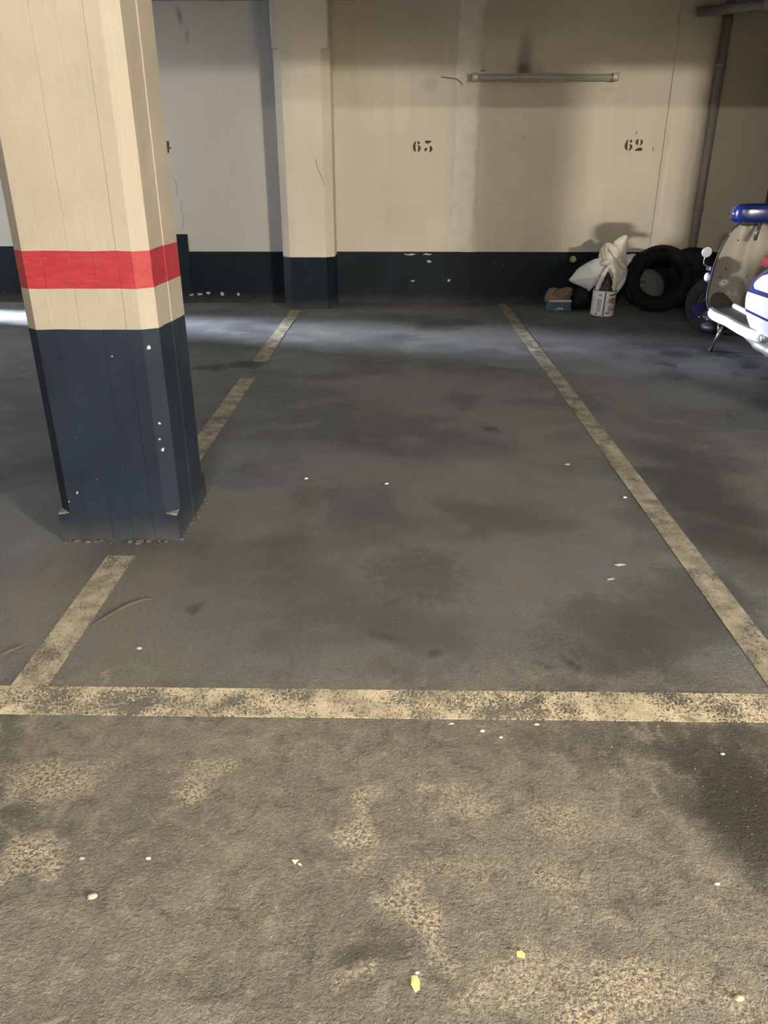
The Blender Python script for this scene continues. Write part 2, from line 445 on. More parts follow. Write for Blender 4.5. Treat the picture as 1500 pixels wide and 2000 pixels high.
def line_material(name, wear, col):
    """old road paint: flaked away in small chips so that the floor shows through"""
    t = NT(name); p = t.pos()
    w = t.warp(p, 30, .02)
    n1 = t.noise(w, 150, 3, .62, .8, flat=True); n2 = t.noise(p, 5, 2, flat=True); n3 = t.noise(p, 11, 3, .6, flat=True)
    th = t.math('ADD', t.math('MULTIPLY', n1, .75), t.math('MULTIPLY', n3, .25))
    th = t.math('ADD', th, t.math('MULTIPLY', t.math('SUBTRACT', n2, .5), .35))
    vein = t.math('ABSOLUTE', t.math('SUBTRACT', t.noise(w, 85, 2, .6, 1.2, flat=True), .5))
    keep = t.math('MULTIPLY', t.ramp(th, wear - .03, wear + .03), t.ramp(vein, .010, .035))
    c = t.mix(t.ramp(n3, .3, .75), tuple(v * .62 for v in col), col)
    c = t.mix(t.ramp(t.noise(p, 3, 4), .5, .75, 0, .5), c, tuple(v * .5 for v in col))
    t.done(c, .7, t.bump(n1, .3, .004), .3)
    tr = t.n('ShaderNodeBsdfTransparent'); mx = t.n('ShaderNodeMixShader')
    t.l(keep, mx.inputs[0]); t.l(tr.outputs[0], mx.inputs[1]); t.l(t.b.outputs[0], mx.inputs[2]); t.l(mx.outputs[0], t.out.inputs[0])
    return t.m
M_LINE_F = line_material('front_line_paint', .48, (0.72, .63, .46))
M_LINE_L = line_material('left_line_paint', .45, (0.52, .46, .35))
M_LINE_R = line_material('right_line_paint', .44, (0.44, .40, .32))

M_CEIL = plain('ceiling_concrete', (0.30, .28, .25), .9, var=.2, scale=3)
M_SIDE = plain('side_wall_paint', (0.42, .38, .30), .8, var=.1, scale=2)
M_DARKROOM = plain('dark_passage', (0.09, .075, .05), .9)
M_PLASTER = plain('pale_patching_plaster', (0.66, .62, .54), .8, var=.15, scale=9, bump=.5)
M_PIPE = plain('grey_pvc_pipe', (0.20, .20, .20), .45, var=.12, scale=8)
M_PVC2 = plain('shaded_pvc_pipe', (0.22, .20, .175), .6, var=.15, scale=8)  # darkened to carry the shaded strip beside the pipe chase
M_LAMPBODY = plain('dusty_white_enamel', (0.30, .28, .25), .5, var=.1)
M_TUBE = plain('dead_tube_glass', (0.42, .40, .36), .25, var=.06)
M_CAPS = plain('white_lamp_holder', (0.75, .73, .68), .4, var=.05)
M_CABLE = plain('dark_cable', (0.03, .028, .025), .6)
M_NUM = plain('brown_stencil_paint', (0.060, .030, .018), .8, var=.35, scale=60)

# ================================================================== the setting
fl = bpy.data.objects.new('floor', floor_mesh()); fl.data.materials.append(M_FLOOR); COL.objects.link(fl)
tag(fl, 'worn dark concrete garage floor with sandy broken patches', kind='structure')
o = MB().box(-8, 6.5, -4.5, 10, CEIL, CEIL + .2).build('ceiling', M_CEIL); tag(o, 'bare grey concrete ceiling', kind='structure')
bm_ = MB().box(-8, 6.5, 2.72, 3.12, 2.293, CEIL).build('beam', M_CEIL, o)
WY = 8.40
wb = MB().box(-6.42, 3.70, WY, WY + .2, 0, CEIL).build('wall_back', M_WALL); tag(wb, 'cream plastered back wall with grey shade painted in', kind='structure')
wr = MB().box(3.70, 3.85, 4.5, WY + .2, 0, CEIL).box(3.70, 3.85, 2.83, 4.5, 0, 1.25).build('wall_partition_blocker', M_DARKROOM); tag(wr, 'dark brown partition wall with an added light-blocking parapet, right of the back wall', kind='structure')  # length and unseen low parapet are shaped to block the pendant lamp
rw = MB().box(6.3, 6.5, -4.5, 8.6, 0, CEIL).build('wall_right', M_SIDE); tag(rw, 'plain side wall of the garage', kind='structure')
# left wall with an added, unseen door whose gap shapes the floor streak
dx = -6.4
lw = MB().box(dx - .12, dx, -4.5, 7.30, 0, CEIL).box(dx - .12, dx, 8.305, WY, 0, CEIL).box(dx - .12, dx, 7.30, 8.305, 2.05, CEIL).build('wall_left', M_SIDE); tag(lw, 'plain left wall of the garage', kind='structure')
dr = MB().box(dx - .08, dx - .03, 7.31, 8.165, 0.01, 2.04).build('door_light_slit', plain('added_door_grey_paint', (.25, .26, .27), .5)); tag(dr, 'added grey metal door, its gap shaping the light streak', kind='structure')
kw = MB().box(-8, 6.5, -4.6, -4.5, 0, CEIL).build('wall_front', M_SIDE); tag(kw, 'plain wall across the aisle', kind='structure')
sw = MB().box(-8, -7.9, -4.5, 8.4, 0, CEIL).build('wall_stairwell', M_SIDE); tag(sw, 'stairwell wall behind the added, unseen door', kind='structure')

# navy-black painted dado along the back wall
d = MB().box(-6.4, -3.0, WY - .006, WY, 0, .57)
d.box(-3.0, -2.18, WY - .03, WY, 0, .692)
d.box(-2.18, -1.05, WY - .006, WY, 0, .521).box(-.75, 2.55, WY - .006, WY, 0, .523).box(2.595, 2.935, WY - .018, WY, 0, .523).box(2.935, 3.70, WY - .006, WY, 0, .523)
o = d.build('baseboard_back', M_DADO); tag(o, 'navy black painted dado along the foot of the back wall', kind='structure')

# rough pale plaster seam running up the wall between the two bay numbers
rows, cols = 70, 16; v = []; f = []
for i in range(rows + 1):
    z = .525 + (CEIL - .53) * i / rows
    k = i / rows
    cx = .675 + .02 * noise.noise(Vector((0, 0, z * 3))) 
    wd = .125 + .03 * noise.noise(Vector((5, 0, z * 4))) + .03 * max(0, 1 - k * 4)
    for j in range(cols + 1):
        u = j / cols
        prof = math.sin(math.pi * min(1, u / .75) ** 1.0 * .5) if u < .75 else math.cos((u - .75) / .25 * math.pi / 2)
        h = .040 * prof * (1 + .35 * noise.fractal(Vector((u * 2.5, 3, z * 5)), 1, 2, 3)) * (.75 if z > 1.95 else 1)
        v.append((cx - wd + 2 * wd * u, WY + .002 - max(0, h), z))
for i in range(rows):
    for j in range(cols):
        a = i * (cols + 1) + j; f.append([a, a + 1, a + cols + 2, a + cols + 1])
link('plaster_seam', v, f, M_PLASTER, wb, True)
# pipe chase at the right end of the wall
o = MB().box(2.60, 2.93, WY - .012, WY, 0, CEIL).build('pipe_chase', M_WALL, wb)

# pilaster on the back wall
def octa(x0, x1, y0, y1, c, z, front_only=False):
    b = 0 if front_only else c
    return [Vector(q) for q in [(x0 + c, y0, z), (x1 - c, y0, z), (x1, y0 + c, z), (x1, y1 - b, z), (x1 - b, y1, z), (x0 + b, y1, z), (x0, y1 - b, z), (x0, y0 + c, z)]]
pil = empty('wall_pilaster', (-.9, 8.2, 0), 'cream chamfered pilaster with dark foot projecting from the back wall', 'pilaster')
def pil_seg(name, z0, z1, m, c=.078):
    r = [[p + Vector((.9, -8.2, 0)) for p in octa(-1.15, -.632, 8.0, WY - .002, c, z, True)] for z in (z0, z1)]
    return MB().loft(r).build(name, m, pil)
pil_seg('shaft', .508, 2.30, M_WALL)
pil_seg('upper_shaft', 2.30, CEIL, M_WALL, .012)
pil_seg('dark_base', 0, .508, M_DADO)

# ================================================================== the pillar, board-marked and painted
PX0, PX1, PY0, PY1 = -1.312, -.846, 2.692, 3.142
CH = .048
seamF = [(.0, 0), (.17, .003), (.42, .001), (.63, .0035), (.86, .0012)]
def pillar_ring(ch, zf):
    """ring of points; ch = chamfer, zf(x, y) gives the height"""
    P = []
    xs0, xs1 = PX0 + ch, PX1 - ch
    for i, (u, off) in enumerate(seamF):
        u1 = seamF[i + 1][0] if i + 1 < len(seamF) else 1
        fx = lambda k: PX0 + CH + (PX1 - PX0 - 2 * CH) * k
        a = fx(u) if i else xs0; b = fx(u1) if u1 < 1 else xs1
        P += [(a + (.0015 if i else 0), PY0 + off), (b - (.0015 if u1 < 1 else 0), PY0 + off)]
        if u1 < 1: P.append((b, PY0 + max(off, seamF[i + 1][1]) + .0006))
    ys0, ys1 = PY0 + ch, PY1 - ch
    P.append((PX1, ys0))
    for u, off in [(.14, 0), (.15, .004), (.5, .004), (.51, .001)]: P.append((PX1 - off, ys0 + (ys1 - ys0) * u))
    P += [(PX1, ys1), (PX1 - ch, PY1), (PX0 + ch, PY1), (PX0, ys1), (PX0, ys0)]
    return [Vector((x, y, zf(x, y))) for x, y in P]
pillar = empty('concrete_pillar', (-1.08, 2.92, 0), 'big cream square pillar with a red band and navy black foot', 'pillar')
off = Vector((-1.08, 2.92, 0))
def wob(z, a, s): return lambda x, y: z - .022 * max(0, (y - PY0) / .45) * (1 if z < .9 else .35) + a * noise.noise(Vector((x * 9, y * 9, s)))
L0 = wob(.824, .004, 1); L1 = wob(.962, .003, 2); L2 = wob(1.085, .005, 3)
def seg(name, levels, m):
    return MB().loft([[p - off for p in pillar_ring(c, zf)] for c, zf in levels]).build(name, m, pillar)
seg('navy_base', [(.001, lambda x, y: 0), (.001, lambda x, y: .108), (CH, lambda x, y: .118), (CH, L0)], M_PBASE)
seg('lower_cream_band', [(CH, L0), (CH, L1)], M_CREAM)
seg('red_band', [(CH - .0005, L1), (CH - .0005, L2)], M_RED)
seg('cream_shaft', [(CH, L2), (CH, lambda x, y: 2.293)], M_CREAM)
M_LEDGE = plain('pale_ledge_concrete', (.16, .16, .145), .85, var=.2, scale=60)  # paler grey triangles on the chamfer stops
for sx, px in ((1, PX1), (-1, PX0)):
    MB().prism([Vector((px - sx * (CH - .004), PY0 + .002, .112)) - off, Vector((px - sx * .002, PY0 + .002, .110)) - off, Vector((px - sx * .002, PY0 + CH - .004, .112)) - off], (0, 0, .008)).build('pale_ledge', M_LEDGE, pillar)
# crumbled mortar around the foot
v = MB()
for i in range(46):
    s = random.random()
    x = PX0 + (PX1 - PX0) * s if i < 30 else PX1 + random.uniform(-.005, .02); y = PY0 - random.uniform(.0, .03) if i < 30 else PY0 + random.random() * .45
    r = random.uniform(.003, .010)
    v.ellipsoid((x + 1.08, y - 2.92, r * .25), r * 1.4, r, r * .6, 7, 5)
o = v.build('mortar_crumbs', plain('mortar_crumbs', (.085, .078, .062), .95, var=.4, scale=80), pillar, True); o['kind'] = 'stuff'

# neighbouring pillar of the same row
p2 = empty('concrete_pillar', (3.15, 2.92, 0), 'cream pillar at the far side of bay 62 beside the aisle', 'pillar')
for src in list(pillar.children):
    if src.name.startswith('mortar'): continue
    c = src.copy(); c.parent = p2; COL.objects.link(c)

# ================================================================== bay lines
def strip(name, rects, m, label):
    mb = MB()
    for x0, x1, y0, y1 in rects: mb.box(x0, x1, y0, y1, .0005, .0022)
    return tag(mb.build(name, m), label, 'floor line', 'painted bay lines')
strip('bay_line', [(-1.6, 2.6, 1.643, 1.764)], M_LINE_F, 'flaking cream line across the front of the parking bay')
strip('bay_line', [(-1.09, -.985, 1.766, 2.56), (-1.085, -.98, 3.16, 5.22), (-1.085, -.98, 5.72, 7.93)], M_LINE_L, 'worn cream line on the left running under the big pillar')
strip('bay_line', [(1.06, 1.158, 1.766, 8.36)], M_LINE_R, 'worn cream line on the right running from the aisle to the back wall')

# ================================================================== stencilled numbers
def stencil(label, digits, ox, oy, sc=90 / 1500):
    a = [at_depth(ox + x * sc, oy + y * sc, WY) for d_ in digits for s_ in d_ for x, y in s_]
    c = Vector((sum(p.x for p in a) / len(a), WY, min(p.z for p in a)))
    e = empty('bay_number', c, label, 'number', 'stencilled bay numbers')
    for d_ in digits:
        mb = MB()
        for s_ in d_:
            ol = catmull([at_depth(ox + x * sc, oy + y * sc, WY) - c for x, y in s_], 2, True)
            mb.prism(ol, (0, -.0012, 0))
        mb.build('digit', M_NUM, e)
    return e
six = [[(540,425),(500,450),(460,520),(437,620),(455,700),(490,750),(530,785),(535,700),(525,600),(530,500)], [(630,420),(590,450),(590,510),(630,530),(665,500),(660,450)],
       [(580,570),(640,570),(680,600),(692,650),(680,710),(640,765),(595,775),(605,720),(615,650),(605,600)]]
three = [[(830,415),(940,413),(1055,415),(1010,460),(960,505),(860,500),(845,470)], [(820,680),(860,645),(905,660),(900,700),(850,765),(820,730)],
         [(985,580),(1040,600),(1075,650),(1070,720),(1030,765),(970,785),(985,720),(990,640)]]
six_b = [[(460,450),(400,500),(350,590),(330,680),(350,760),(410,830),(420,740),(430,620),(440,530)], [(500,530),(530,460),(580,480),(570,540),(530,565)],
         [(485,610),(550,615),(585,670),(575,740),(520,800),(465,825),(490,740),(505,670)]]
two = [[(790,445),(730,460),(690,540),(700,610),(740,640),(770,620),(775,540)], [(850,460),(900,470),(935,530),(910,600),(820,670),(850,580),(855,510)],
       [(650,825),(760,735),(900,725),(890,820),(770,827)]]
stencil('brown stencilled number sixty-three (63) left of the wall lamp', [six, three], 780, 250)
stencil('brown stencilled number sixty-two (62) above the white bags', [six_b, two], 1200, 245)
four = [[(1000,420),(1090,420),(1095,600),(1150,610),(1150,660),(1095,665),(1090,790),(1000,790),(1005,600)], [(960,430),(800,640),(960,640),(960,600),(880,600),(960,500)]]
stencil('brown stencilled bay number mostly hidden behind the pillar', [six, four], 265, 251)

# ================================================================== dead fluorescent lamp on the wall
LX0, LX1, LZ = .685, 2.068, 2.10
lamp = empty('fluorescent_lamp', ((LX0 + LX1) / 2, WY - .043, LZ), 'unlit slim fluorescent tube lamp mounted on the back wall', 'lamp')
hx = (LX1 - LX0) / 2
MB().rbox(-hx + .03, hx - .03, -.035, 0, -.029, .029, .006).build('housing', M_LAMPBODY, lamp, True)
MB().tube([(-hx + .05, -.052, -.002), (hx - .05, -.052, -.002)], .0165, 14).build('tube', M_TUBE, lamp, True)
for s in (-1, 1):
    MB().rbox(s * (hx - .0) if s < 0 else hx - .06, -hx + .06 if s < 0 else hx, -.075, 0, -.034, .034, .006).build('lamp_holder', M_LAMPBODY, lamp, True)
    MB().tube([(s * (hx - .06), -.06, .0), (s * (hx - .012), -.06, .0)], .019, 12).build('end_cap', M_CAPS, lamp, True)
MB().loft([[Vector((x, -.036 - .0 * x, zz)) for x, zz in ((-.26, -.03), (.26, -.03), (.26, .03), (-.26, .03))],
           [Vector((x, -.060, zz)) for x, zz in ((-.12, -.034), (.12, -.034), (.12, .034), (-.12, .034))]]).build('ballast_cover', M_LAMPBODY, lamp)
def wire(pts): return [at_depth(x, y, WY - .012) - Vector(lamp.location) for x, y in pts]
MB().tube(catmull(wire([(862,150),(875,152),(890,154),(899,160),(903,166)]), 5), .0035, 6).build('cable', M_CABLE, lamp, True)
MB().tube(catmull(wire([(918,145),(930,140),(948,137)]), 5), .004, 6).build('cable', M_CABLE, lamp, True)

# ceiling tubes of the garage (real lamps of the aisle)
def glow(col, strength):
    g = NT('lit_glass'); em = g.n('ShaderNodeEmission'); em.inputs[0].default_value = (*col, 1); em.inputs[1].default_value = strength; g.l(em.outputs[0], g.out.inputs[0])
    return g.m
def ceiling_tube(x, y, power, col, hl, label):
    e = empty('ceiling_tube_lamp', (x, y, CEIL), label, 'lamp', 'ceiling tube lamps')
    MB().rbox(-hl - .04, hl + .04, -.035, .035, -.06, 0, .008).build('housing', M_CAPS, e)
    MB().tube([(-hl, 0, -.085), (hl, 0, -.085)], .019, 10).build('tube', glow(col, power / (math.pi * 2 * math.pi * .019 * 2 * hl)), e, True)
for (x, y, pw_, c, hl_), lb in zip(TUBES, ('lit ceiling tube above the aisle behind the viewer', 'cold white ceiling tube in the bays far to the left')):
    ceiling_tube(x, y, pw_, c, hl_, lb)

bx_, by_, bz_, bp_, bc_ = BULKHEAD
e = empty('pendant_lamp', (bx_, by_, CEIL), 'flat round glass lamp hanging far right across the aisle', 'lamp')
MB().tube([(0, 0, 0), (0, 0, bz_ - CEIL + .07)], .012, 8).build('stem', M_CAPS, e)
MB().ellipsoid((0, 0, bz_ - CEIL), .28, .28, .08, 24, 14).build('globe', glow(bc_, bp_ / (math.pi * 4 * math.pi * .0300)), e, True)
# pipes at the top right corner
def q(x, y, Y): return at_depth(x, y, Y)
pe = empty('drain_pipe', (3.0, WY, 0), 'grey plastic drain pipe running down the corner of the back wall', 'pipe')
MB().tube([Vector((3.02, 8.345, .0)) - Vector(pe.location), Vector((3.02, 8.345, CEIL)) - Vector(pe.location)], .042, 16).build('pipe', M_PVC2, pe, True)
for z in (.95, 2.2): MB().lathe([(.043, z - .02), (.048, z - .02), (.048, z + .02), (.043, z + .02)], 16, Matrix.Translation((.02, -.055, 0))).build('collar', M_PIPE, pe, True)
a = Vector((2.74, 8.3, 2.615)); b = q(1530, 4, 7.3)
hp = empty('ceiling_pipe', a, 'grey pipe under the ceiling at the top right corner', 'pipe')
MB().tube([(0, 0, 0), b - a, (b - a) * 2.2], .04, 14).build('pipe', M_PIPE, hp, True)
MB().ellipsoid((-.05, .097, -.02), .12, .006, .10, 14, 10).build('mortar_plug', M_WALL, hp, True)
MB().lathe([(.041, -.03), (.052, -.03), (.052, .03), (.041, .03)], 16, Matrix.Translation((b - a) * .85) @ (b - a).to_track_quat('Z', 'Y').to_matrix().to_4x4()).build('collar', M_PVC2, hp, True)

# ================================================================== things left against the wall
# --- blue carton with crumpled brown paper
M_BLUE_BOX = plain('blue_carton', (0.030, .060, .120), .6, var=.25, scale=20)
M_WHITE_CARD = plain('white_card_edge', (0.42, .42, .42), .7)
M_KRAFT = plain('crumpled_kraft_paper', (0.20, .155, .115), .8, var=.35, scale=22, bump=.3)
bx = empty('carton', (1.635, 8.04, 0), 'small open blue carton beside the floor line holding brown paper', 'box')
MB().box(-.118, .118, -.09, -.086, 0, .095).box(-.118, .118, .086, .09, 0, .095).box(-.118, -.114, -.086, .086, 0, .095).box(.114, .118, -.086, .086, 0, .095).box(-.114, .114, -.086, .086, 0, .004).build('body', M_BLUE_BOX, bx)
MB().box(-.112, .118, -.098, -.0905, .088, .108).build('flap', M_WHITE_CARD, bx)
MB().box(-.122, -.1185, -.09, -.075, .01, .085).build('side_edge', M_WHITE_CARD, bx)
MB().prism([(-.05, -.0905, .012), (.045, -.0905, .012), (.035, -.0905, .035), (.015, -.0905, .028), (.0, -.0905, .04)], (0, -.001, 0)).build('printed_mark', plain('pale_print', (.25, .30, .36), .6), bx)
kp = pillow([(-.13, 0, .06), (-.125, 0, .16), (-.08, 0, .205), (0, 0, .195), (.07, 0, .21), (.125, 0, .20), (.13, 0, .13), (.10, 0, .07), (0, 0, .05)], .075, .034, 24, 12, 5, 3).build('crumpled_paper', M_KRAFT, None, True)
kp.location = (1.635, 8.03, .01); tag(kp, 'crumpled brown paper stuffed on top of the blue carton', 'paper')

# --- black bags
M_BLACK = plain('black_plastic', (0.006, .007, .008), .6, var=.3, scale=15, bump=.2, spec=.2)
def black_bag(loc, pts, depth, label, seed):
    o = pillow([(x, 0, z) for x, z in pts], depth, .02, 8, 10, 4, seed, None).build('rubbish_bag', M_BLACK, None, True)
    o.location = loc; return tag(o, label, 'bag', 'black rubbish bags')
black_bag((1.875, 8.0, .0), [(-.10, .02), (-.11, .12), (-.06, .22), (0, .25), (.07, .21), (.11, .1), (.09, .02), (0, .012)], .11, 'small black rubbish bag between the blue carton and the white paint tin', 2)
black_bag((2.06, 8.24, .0), [(-.24, .02), (-.28, .2), (-.24, .38), (-.1, .45), (.08, .43), (.2, .34), (.24, .15), (.2, .02), (0, .012)], .11, 'large black rubbish bag against the wall behind the white carrier bags', 5)
black_bag((3.05, 8.16, .0), [(-.26, .02), (-.30, .25), (-.27, .50), (-.16, .585), (.02, .585), (.14, .54), (.24, .35), (.25, .1), (.18, .02), (0, .012)], .13, 'tall black rubbish bag between the tyre and the drain pipe', 9)

# --- yellow-green ball
b_ = empty('ball', (1.775, 8.17, .475), 'dull yellow-green ball half hidden behind the white bag', 'ball')
MB().ellipsoid((0, 0, 0), .034, .034, .034, 18, 12).build('felt', plain('yellow_green_felt', (.26, .27, .10), .9, bump=.3), b_, True)
MB().tube([(.0345 * math.cos(t), .0345 * math.sin(t) * .9, .012 * math.sin(2 * t)) for t in [i * 2 * math.pi / 24 for i in range(25)]], .0012, 5).build('seam', M_WHITE_CARD, b_, True)

# --- white paint tin
M_TIN = plain('white_printed_tin', (0.78, .79, .81), .35, var=.05)
M_RIM = plain('tin_rim_metal', (0.55, .55, .55), .3, .9)
TR, TH = .112, .242
tin = empty('paint_tin', (2.004, 7.70, 0), 'white round paint tin with a blue stripe and orange print', 'tin')
tin.rotation_euler = (0, R(2.0), 0); tin.location.z = .004
MB().lathe([(.001, .002), (TR - .004, .002), (TR, .008), (TR, TH - .006), (TR - .002, TH), (TR - .005, TH - .004), (TR - .005, .012), (.001, .012)], 40).build('body', M_TIN, tin, True)
MB().lathe([(TR - .003, TH - .006), (TR + .0025, TH - .006), (TR + .0025, TH), (TR - .003, TH)], 40, closed=True).build('rim', M_RIM, tin, True)
def tinpatch(name, a0, a1, z0, z1, m, skew=0.0, par=tin, edge=None):
    n = 10; v = []; f = []
    for i in range(n + 1):
        a = R(a0 + (a1 - a0) * i / n); k = i / n
        lo, hi = (z0 + skew * k, z1 + skew * k) if not edge else edge(k)
        v += [((TR + .0008) * math.sin(a), -(TR + .0008) * math.cos(a), lo), ((TR + .0008) * math.sin(a), -(TR + .0008) * math.cos(a), hi)]
    for i in range(n): f.append([2*i, 2*i+2, 2*i+3, 2*i+1])
    return link(name, v, f, m, par)
M_TBLUE = plain('tin_blue_print', (.03, .035, .085), .4); M_TDARK = plain('tin_dark_print', (.08, .08, .07), .5)
M_TORANGE = plain('tin_orange_print', (.42, .20, .12), .5, var=.3, scale=40); M_TGREY = plain('tin_grey_print', (.34, .35, .35), .5, var=.25, scale=60); M_TPALE = plain('tin_pale_text', (.40, .43, .48), .5, var=.2, scale=80)
tinpatch('blue_stripe', -12, -6, .01, TH - .01, M_TBLUE)
tinpatch('title_bar', 12, 58, .196, .210, M_TDARK, .012)
tinpatch('orange_picture', 10, 62, .12, .178, M_TORANGE, edge=lambda k: (.125 + .012 * math.sin(k * 9), .165 + .018 * math.sin(k * 3.1)))
tinpatch('grey_picture', 10, 56, .05, .10, M_TGREY, edge=lambda k: (.055, .075 + .035 * abs(math.sin(k * 5.2))))
tinpatch('curl_mark', 2, 24, .028, .036, M_TDARK, edge=lambda k: (.03 + .02 * (k - .4) ** 2, .04 + .03 * (k - .4) ** 2))
tinpatch('text_block', -46, -24, .045, .165, M_TPALE)
tinpatch('small_mark', -40, -28, .192, .204, M_TDARK); tinpatch('round_mark', -48, -38, .018, .03, M_TBLUE)

# --- carrier bags on and around the tin
def bag_mat(name, col):
    t = NT(name); p = t.n('ShaderNodeTexCoord').outputs['Object']
    c = t.mix(t.noise(p, 12, 5, .65), tuple(v * .82 for v in col), col)
    t.b.inputs['Subsurface Weight'].default_value = 0.0
    h = t.noise(t.mapping(p, rot=(0, .7, 0), scale=(3, 1, .6)), 14, 6, .7, .6)
    return t.done(c, .42, t.bump(h, .35, .02), .5)
M_BAGC = bag_mat('cream_white_plastic', (0.80, .76, .66)); M_BAGB = bag_mat('bluish_white_plastic', (0.76, .78, .81))
def P(lst, Y): return [q(x, y, Y) for x, y in lst]
def soft(name, lst, Y, depth, m, base, parent=None, seed=0, center=None, wr=.010, fr=13):
    base = Vector(base)
    return pillow([p - base for p in P(lst, Y)], depth, wr, fr, 14, 5, seed, (q(*center, Y) - base) if center else None).build(name, m, parent, True)
b0 = (1.83, 7.80, .23)
ba = empty('carrier_bag', b0, 'bluish white crumpled plastic bag sticking out left of the paint tin', 'bag', 'white carrier bags')
soft('sack', [(1112,548),(1118,538),(1130,524),(1150,512),(1170,504),(1188,509),(1194,520),(1186,538),(1172,553),(1158,562),(1150,569),(1146,565),(1128,557)], 7.80, .075, M_BAGB, b0, ba, 1, wr=.007, fr=10)
b1 = (2.05, 7.83, .26)
bb = empty('carrier_bag', b1, 'cream white knotted plastic bag standing tall behind the paint tin', 'bag', 'white carrier bags')
soft('sack', [(1169,505),(1172,490),(1180,476),(1192,474),(1206,484),(1216,496),(1224,515),(1225,536),(1214,556),(1203,566),(1190,560),(1182,540),(1178,520)], 7.83, .085, M_BAGC, b1, bb, 4, wr=.009, fr=9)
soft('ear', [(1199,474),(1206,466),(1214,461),(1222,459),(1226,464),(1225,485),(1222,508),(1213,500),(1204,488)], 7.79, .028, M_BAGC, b1, bb, 6, wr=.005)
soft('corner', [(1221,500),(1230,496),(1242,496),(1237,503),(1232,512),(1223,521),(1218,512)], 7.86, .018, M_BAGB, b1, bb, 8, wr=.004)
def ribbon(name, pts, Y, w0, m, base, parent, bulge=.0):
    pts = catmull([q(x, y, Y) - Vector((0, bulge * math.sin(math.pi * i / (len(pts) - 1)), 0)) - Vector(base) for i, (x, y) in enumerate(pts)], 6)
    n = len(pts)
    mb = MB(); rings = []
    for i, p in enumerate(pts):
        t = (pts[min(i+1, n-1)] - pts[max(i-1, 0)]).normalized(); s = t.cross(Vector((0, 1, 0))).normalized()
        k = i / (n - 1); w = w0[0] + (w0[1] - w0[0]) * k; w *= 1 + .12 * math.sin(i * 1.7)
        ring = []
        for a in range(12):
            an = 2 * math.pi * a / 12
            ring.append(p + s * w * math.cos(an) + Vector((0, -1, 0)) * (.010 + .005 * math.cos(an * 3 + i * .5)) * math.sin(an))
        rings.append(ring)
    return mb.loft(rings).build(name, m, parent, True)
for pts, wd in [([(1183,475),(1196,492),(1208,508),(1220,524)], (.012, .020)), ([(1186,478),(1184,492),(1190,510),(1194,520)], (.016, .010)), ([(1176,484),(1180,500),(1186,515)], (.012, .008))]:
    ribbon('fold', pts, 7.745, wd, M_BAGC, b1, bb)
b2 = (2.01, 7.72, .05)
bc = empty('carrier_bag', b2, 'white carrier bag tied by its handles inside the paint tin', 'bag', 'white carrier bags')
ribbon('handle', [(1190,520),(1182,530),(1174,546),(1166,566)], 7.70, (.018, .024), M_BAGB, b2, bc, .012)
ribbon('handle', [(1193,519),(1199,532),(1201,548),(1198,568)], 7.69, (.014, .026), M_BAGC, b2, bc, .014)
MB().ellipsoid(q(1191, 520, 7.70) - Vector(b2), .032, .026, .024, 14, 10).build('knot', M_BAGC, bc, True)
MB().ellipsoid(q(1183, 513, 7.72) - Vector(b2), .05, .022, .026, 14, 10, M=Matrix.Rotation(R(-25), 4, 'Y')).build('gathered_top', M_BAGB, bc, True)
soft('dark_contents', [(1168,572),(1172,555),(1180,540),(1188,532),(1195,545),(1197,560),(1197,574),(1182,580)], 7.73, .06, plain('dark_brown_contents', (.020, .014, .013), .5), b2, bc, 12)
# wide dark fold of the bag on the right of the tin
soft('side_fold', [(1203,560),(1212,548),(1222,540),(1220,552),(1210,566),(1203,574)], 7.76, .03, M_BAGB, b2, bc, 15)

# --- tyres
M_RUBBER = plain('tyre_rubber', (0.008, .009, .009), .85, var=.25, scale=40, bump=.2, spec=.2)
def tyre(name, label, Rr, width, rim, M_, blocks=56, parent=None, mat=M_RUBBER):
    w = width / 2
    prof = [(rim, -w * .62), (rim + .012, -w * .80), (rim + (Rr - rim) * .35, -w * .98), (rim + (Rr - rim) * .7, -w), (Rr - .022, -w * .93), (Rr - .006, -w * .8), (Rr, -w * .4), (Rr, w * .4),
            (Rr - .006, w * .8), (Rr - .022, w * .93), (rim + (Rr - rim) * .7, w), (rim + (Rr - rim) * .35, w * .98), (rim + .012, w * .80), (rim, w * .62), (rim + .012, w * .55), (Rr - .035, w * .8), (Rr - .03, 0), (Rr - .035, -w * .8), (rim + .012, -w * .55)]
    e = empty(name, (0, 0, 0), label, 'tyre') if not parent else None
    par = parent or e
    MB().lathe(prof, 56, closed=True).build('carcass', mat, par, True)
    tr = MB()
    for k in range(blocks):
        a = 2 * math.pi * k / blocks
        for h0, h1 in ((-w * .78, -w * .45), (-w * .36, -w * .05), (w * .05, w * .36), (w * .45, w * .78)):
            da = 2 * math.pi / blocks * .38; sk = .02
            r0, r1 = Rr - .012, Rr + .004
            pts = []
            for r in (r0, r1):
                for aa, hh in ((a - da + sk, h0), (a + da + sk, h0), (a + da, h1), (a - da, h1)):
                    pts.append((r * math.cos(aa), r * math.sin(aa), hh))
            tr.add(pts, [[0,3,2,1],[4,5,6,7],[0,1,5,4],[1,2,6,5],[2,3,7,6],[3,0,4,7]])
    tr.build('tread', mat, par)
    if e: e.matrix_world = M_
    return par
